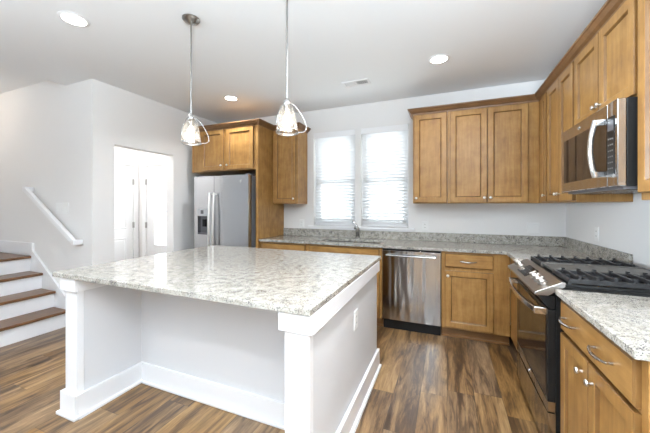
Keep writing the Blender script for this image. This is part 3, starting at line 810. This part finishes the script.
# ------------------------------------------------------------------ range
RYC = 2.268
rg = thing('gas_range', 'slide-in stainless gas range with black oven door along the right wall', 'range', (0.49, RYC, 0), -PI / 2)
MB().box(-0.376, 0.376, 0.035, 0.66, 0.06, 0.925).build('body', M_black, rg)
for s in (-1, 1):
    for y in (0.08, 0.60): MB().lathe([(0.018, 0), (0.018, 0.06)], (s * 0.33, y, 0), 10).build('foot', M_black, rg)
od = MB().box(-0.374, 0.374, 0.0, 0.036, 0.315, 0.800).build('oven_door', M_black, rg, bevel=0.004)
MB().box(-0.345, 0.345, -0.002, 0.003, 0.33, 0.775).build('door_glass', M_glassblk, od)
MB().box(-0.374, 0.374, -0.002, 0.034, 0.262, 0.315).build('door_bottom_rail', M_steel, od, bevel=0.002)
badge(od, 0.0, 0.29, -0.0025, 0.013)
m = MB(); m.loft([[(x, y, z) for x, y in [(-0.374, 0.034)] + [(-0.374 + 0.748 * k / 12, -0.006 * (1 - (k / 6 - 1) ** 2)) for k in range(13)] + [(0.374, 0.034)]] for z in (0.065, 0.255)])
m.build('storage_drawer', M_steel, rg, smooth=30)
# bowed towel-bar handle
pts = [(-0.345 + 0.69 * k / 16, -0.050 - 0.028 * (1 - (k / 8 - 1) ** 2), 0.785) for k in range(17)]
m = MB(); m.tube(pts, 0.0, flat=(0.008, 0.016))
for s in (-1, 1): m.box(s * 0.345 - 0.014, s * 0.345 + 0.014, -0.058, 0.004, 0.765, 0.803)
m.build('handle', M_chrome, od, bevel=0.004)
# slanted control panel
cp = MB().prism([(-0.060, 0.872), (-0.060, 0.887), (0.062, 0.948), (0.075, 0.948), (0.075, 0.925), (0.0, 0.872)], 'X', -0.379, 0.379).build('control_panel', M_steel_pn, rg, bevel=0.002)
MB().prism([(-0.045, 0.871), (0.03, 0.871), (0.03, 0.805), (0.006, 0.805)], 'X', -0.372, 0.372).build('vent_apron', M_black, rg)
ang = math.atan2(0.061, 0.122)
def on_panel(x, s, up=0.0):
    # s: 0 at the lip, 1 at the back of the slope
    return Vector((x, -0.060 + 0.122 * s - math.sin(ang) * up, 0.887 + 0.061 * s + math.cos(ang) * up))
Mx = Matrix.Rotation(ang, 4, 'X')
for x in (-0.33, -0.255, 0.13, 0.205, 0.28):
    c = on_panel(x, 0.5)
    m = MB(); m.lathe([(0.027, 0.0), (0.027, 0.006), (0.021, 0.009), (0.019, 0.024), (0.015, 0.028)], c, 18, 'Z', mat=Mx.to_3x3())
    kb = m.build('burner_knob', M_knob, cp, smooth=40)
    b_ = MB(); b_.box(-0.005, 0.005, -0.019, 0.019, 0.022, 0.034, Matrix.Translation(c) @ Mx); b_.build('grip', M_knob, kb, bevel=0.002)
d = MB(); a_ = Matrix.Translation(on_panel(-0.06, 0.5)) @ Mx; d.box(-0.11, 0.11, -0.042, 0.042, 0.0, 0.0015, a_); dsp = d.build('display', M_glassblk, cp)
d = MB()
for i in range(5):
    for j in range(2): d.box(-0.09 + i * 0.04, -0.07 + i * 0.04, -0.02 + j * 0.03, -0.017 + j * 0.03, 0.0015, 0.0019, a_)
d.build('legend', M_label, dsp)
# cooktop
ck = MB().box(-0.379, 0.379, 0.072, 0.655, 0.926, 0.940).build('cooktop', M_black, rg, bevel=0.003)
MB().box(-0.379, 0.379, 0.615, 0.655, 0.940, 0.956).build('rear_vent_trim', M_blackmat, rg, bevel=0.003)
for cx in (-0.255, 0.255):
    for cy in (0.21, 0.49):
        bn = MB().lathe([(0.052, 0.940), (0.052, 0.948), (0.040, 0.953)], (cx, cy, 0), 20).build('burner', M_nickel, ck, smooth=40)
        MB().lathe([(0.036, 0.953), (0.036, 0.960), (0.030, 0.963)], (cx, cy, 0), 20).build('burner_cap', M_iron, bn, smooth=40)
for cx, wid in ((-0.252, 0.236), (0.252, 0.236)):
    m = MB(); a, c = cx - wid / 2, cx + wid / 2; y0, y1 = 0.095, 0.605
    for x in (a, c): m.box(x - 0.006, x + 0.006, y0, y1, 0.948, 0.970)
    for y in (y0, y1): m.box(a - 0.006, c + 0.006, y - 0.006, y + 0.006, 0.948, 0.970)
    for k in range(7):
        y = y0 + 0.04 + (y1 - y0 - 0.08) * k / 6
        m.box(a, c, y - 0.0055, y + 0.0055, 0.962, 0.980)
        for xe in (a + 0.004, c - 0.004): m.box(xe - 0.010, xe + 0.010, y - 0.0065, y + 0.0065, 0.966, 0.986)
    m.box(cx - 0.006, cx + 0.006, y0, y1, 0.952, 0.970)
    for x in (a, c):
        for y in (y0, y1): m.box(x - 0.008, x + 0.008, y - 0.008, y + 0.008, 0.940, 0.950)
    m.build('grate', M_iron, rg, bevel=0.002)
m = MB(); m.box(-0.118, 0.118, 0.10, 0.60, 0.948, 0.966); 
for s in (-1, 1):
    m.box(s * 0.118 - 0.007, s * 0.118 + 0.007, 0.09, 0.61, 0.940, 0.972)
m.build('griddle', M_griddle, rg, bevel=0.003)

# ------------------------------------------------------------------ microwave
mw = thing('microwave', 'stainless over-the-range microwave hung under the short wall cabinet', 'microwave', (0.77, RYC, MZ0), -PI / 2)
mh = MZ1 - MZ0
MB().box(-0.376, 0.376, 0.037, 0.392, 0.0, mh).build('body', M_black, mw, bevel=0.003)
m = MB(); m.loft([[(x, y, z) for x, y in [(-0.378, 0.062)] + [(-0.378 + 0.58 * k / 12, -0.008 * (1 - (2 * (0.58 * k / 12) / 0.756 - 1) ** 2) + 0.006) for k in range(13)] + [(0.202, 0.062)]] for z in (0.0, mh)])
md = MB().box(-0.378, 0.279, 0.0, 0.036, 0.0, mh).build('door', M_steel, mw, bevel=0.004)
MB().box(-0.335, 0.276, -0.002, 0.004, 0.062, mh - 0.075).build('window', M_mwglass, md)
cpn = MB().box(0.281, 0.378, 0.0, 0.036, 0.0, mh).build('control_panel', M_steel, mw, bevel=0.004)
MB().box(0.283, 0.352, -0.002, 0.004, 0.062, mh - 0.075).build('keypad', M_black, cpn)
kb = MB()
for i in range(3):
    for j in range(6): kb.box(0.292 + i * 0.019, 0.302 + i * 0.019, -0.0028, -0.0015, 0.090 + j * 0.030, 0.096 + j * 0.030)
kb.build('buttons', M_label, cpn)
MB().box(0.290, 0.345, -0.0028, -0.0015, 0.285, 0.335).build('clock_display', M_dgrey, cpn)
pts = [(0.256, -0.040 - 0.022 * (1 - (k / 8 - 1) ** 2), 0.055 + 0.30 * k / 16) for k in range(17)]
m = MB(); m.tube(pts, 0.013, 12)
for z in (0.068, 0.342): m.box(0.243, 0.269, -0.045, 0.003, z - 0.014, z + 0.014)
m.build('handle', M_chrome, md, smooth=50)
m = MB(); m.box(-0.36, 0.36, 0.03, 0.36, -0.014, -0.001)
m.build('bottom_vent', M_dgrey, mw)
m = MB()
for k in range(10): m.box(-0.33, 0.33, 0.055 + k * 0.03, 0.067 + k * 0.03, -0.019, -0.013)
m.build('vent_slats', M_nickel, mw)
badge(md, -0.08, mh - 0.036, -0.0005, 0.013)

# ------------------------------------------------------------------ window blinds
def blind(a, c, label):
    t = thing('window_blind', label, 'blind', ((a + c) / 2, B + 0.04, WZ0))
    h = (c - a) / 2 - 0.008; H = WZ1 - WZ0
    MB().box(-h, h, -0.022, 0.03, H - 0.055, H - 0.002).build('headrail', M_white, t)
    MB().box(-h - 0.004, h + 0.004, -0.044, -0.030, H - 0.080, H - 0.001).build('valance', M_white, t, bevel=0.003)
    m = MB(); n = 29; z0 = 0.045; z1 = H - 0.085
    for k in range(n):
        z = z0 + (z1 - z0) * k / (n - 1)
        mt = Matrix.Translation((0, 0.004, z)) @ Matrix.Rotation(math.radians(-44), 4, 'X')
        m.box(-h + 0.004, h - 0.004, -0.025, 0.025, -0.0014, 0.0014, mt)
    m.build('slats', M_blind, t)
    MB().box(-h + 0.002, h - 0.002, -0.022, 0.026, 0.004, 0.022).build('bottom_rail', M_white, t, bevel=0.003)
    m = MB()
    for x in (-h * 0.6, h * 0.6):
        m.box(x - 0.001, x + 0.001, -0.024, -0.0225, 0.01, H - 0.06); m.box(x - 0.001, x + 0.001, 0.0295, 0.031, 0.01, H - 0.06)
    m.build('ladder_cords', M_white, t)
    m = MB(); m.tube([(-h + 0.05, -0.034, H - 0.08), (-h + 0.05, -0.034, 0.64)], 0.0015, 6); m.lathe([(0.004, 0.66), (0.008, 0.62), (0.008, 0.60)], (-h + 0.05, -0.034, 0), 8)
    m.build('pull_cord', M_plate, t)
blind(*WIN[0], 'white slatted blind in the left-hand kitchen window')
blind(*WIN[1], 'white slatted blind in the right-hand kitchen window')

# ------------------------------------------------------------------ pendant lamps
def pendant(x, y, a0, label):
    zb, zt = 1.800, 1.985
    t = thing('pendant_light', label, 'pendant light', (x, y, CZ))
    def Z(z): return z - CZ
    MB().lathe([(0.062, -0.0005), (0.062, -0.006), (0.050, -0.020), (0.026, -0.028), (0.012, -0.040)], seg=28).build('canopy', M_dknickel, t, smooth=40)
    MB().tube([(0, 0, -0.03), (0, 0, Z(zt + 0.02))], 0.0062, 12).build('rod', M_dknickel, t, smooth=50)
    MB().lathe([(0.008, Z(zt + 0.035)), (0.017, Z(zt + 0.025)), (0.022, Z(zt + 0.005)), (0.022, Z(zt - 0.012)), (0.016, Z(zt - 0.02)), (0.016, Z(zt - 0.055)), (0.010, Z(zt - 0.058))], seg=20).build('socket', M_nickel, t, smooth=40)
    prof = [(0.020, zt), (0.034, zt - 0.012), (0.048, zt - 0.045), (0.058, zt - 0.09), (0.064, zt - 0.135), (0.067, zb + 0.010)]
    inner = [(r - 0.003, z) for r, z in reversed(prof)]
    MB().lathe([(r, Z(z)) for r, z in prof + inner], seg=32, cap0=False, cap1=False).build('glass_shade', M_shade, t, smooth=60)
    MB().lathe([(0.0665, Z(zb)), (0.0715, Z(zb)), (0.0715, Z(zb + 0.013)), (0.0665, Z(zb + 0.013)), (0.0665, Z(zb))], seg=36, cap0=False, cap1=False).build('rim_ring', M_nickel, t, smooth=30)
    # three bowed straps from the socket down to the rim
    for a in (a0, a0 + 2 * PI / 3, a0 + 4 * PI / 3):
        dx, dy = math.cos(a), math.sin(a)
        cv = [(0.020, zt + 0.006), (0.040, zt - 0.002), (0.066, zt - 0.028), (0.092, zt - 0.066), (0.113, zt - 0.108), (0.122, zt - 0.138), (0.119, zt - 0.160), (0.104, zt - 0.174), (0.086, zb + 0.009), (0.070, zb + 0.007)]
        MB().tube([(r * dx, r * dy, Z(z)) for r, z in cv], 0.0028, 8).build('strap', M_nickel, t, smooth=50)
    MB().lathe([(0.008, Z(zt - 0.05)), (0.012, Z(zt - 0.06)), (0.022, Z(zt - 0.085)), (0.027, Z(zt - 0.115)), (0.022, Z(zt - 0.135)), (0.010, Z(zt - 0.146))], seg=20).build('bulb', M_bulb, t, smooth=60)
    d = bpy.data.lights.new('pendant_lamp', 'POINT'); d.energy = 1.5; d.color = (1.0, 0.93, 0.86); d.shadow_soft_size = 0.03
    o = bpy.data.objects.new('pendant_lamp', d); COL.objects.link(o); o.parent = t; o.location = (0, 0, Z(zb - 0.03))
pendant(-1.734, 1.641, 0.80, 'left-hand glass pendant light above the island, nearer the stairs')
pendant(-0.931, 1.638, 0.53, 'right-hand glass pendant light above the island, its ceiling end cropped')

# stairwell lamp out of view; hall and living-area lamps added for brightness
def ceiling_lamp(label, x, y, z, power, col):
    t = thing('ceiling_lamp', label, 'ceiling light', (x, y, z))
    MB().lathe([(0.15, -0.001), (0.15, -0.02), (0.14, -0.025)], seg=28).build('base', M_white, t, smooth=40)
    MB().lathe([(0.135, -0.025), (0.12, -0.06), (0.07, -0.085), (0.01, -0.092)], seg=28).build('diffuser', emit('diffuser_glow', col, 4.0), t, smooth=50)
    d = bpy.data.lights.new('ceiling_lamp_bulb', 'POINT'); d.energy = power; d.color = col; d.shadow_soft_size = 0.12
    o = bpy.data.objects.new('ceiling_lamp_bulb', d); COL.objects.link(o); o.parent = t; o.location = (0, 0, -0.16)
ceiling_lamp('round flush ceiling lamp over the stair landing', -5.35, 1.3, 2.83, 5, (1.0, 0.86, 0.72))
ceiling_lamp('round flush ceiling lamp in the hall by the doors', -4.35, 2.75, CZ, 30, (1.0, 0.97, 0.95))
ceiling_lamp('round flush ceiling lamp of the living area behind the camera', -1.3, -0.9, CZ, 5, (1.0, 0.98, 0.96))

# unseen floor uplights added to brighten the ceiling
def torchiere(x, y, power, label):
    t = thing('floor_lamp', label, 'floor lamp', (x, y, 0))
    MB().lathe([(0.14, 0), (0.14, 0.015), (0.02, 0.03)], seg=28).build('base', M_dknickel, t, smooth=40)
    MB().lathe([(0.011, 0.025), (0.011, 1.70)], seg=14).build('pole', M_dknickel, t, smooth=40)
    MB().lathe([(0.02, 1.69), (0.08, 1.71), (0.15, 1.76), (0.18, 1.81), (0.175, 1.81), (0.145, 1.765), (0.07, 1.72), (0.01, 1.715)], seg=32, cap1=True).build('bowl', M_satin, t, smooth=40)
    d = bpy.data.lights.new('uplight', 'AREA'); d.shape = 'DISK'; d.size = 0.30; d.energy = power; d.color = (0.78, 0.90, 1.0)
    o = bpy.data.objects.new('uplight', d); COL.objects.link(o); o.parent = t; o.location = (0, 0, 1.815); o.rotation_euler = (PI, 0, 0)
torchiere(0.50, -0.75, 300, 'uplight floor lamp behind the camera near the right wall')
torchiere(-2.5, -0.9, 55, 'uplight floor lamp behind the camera on the stair side')
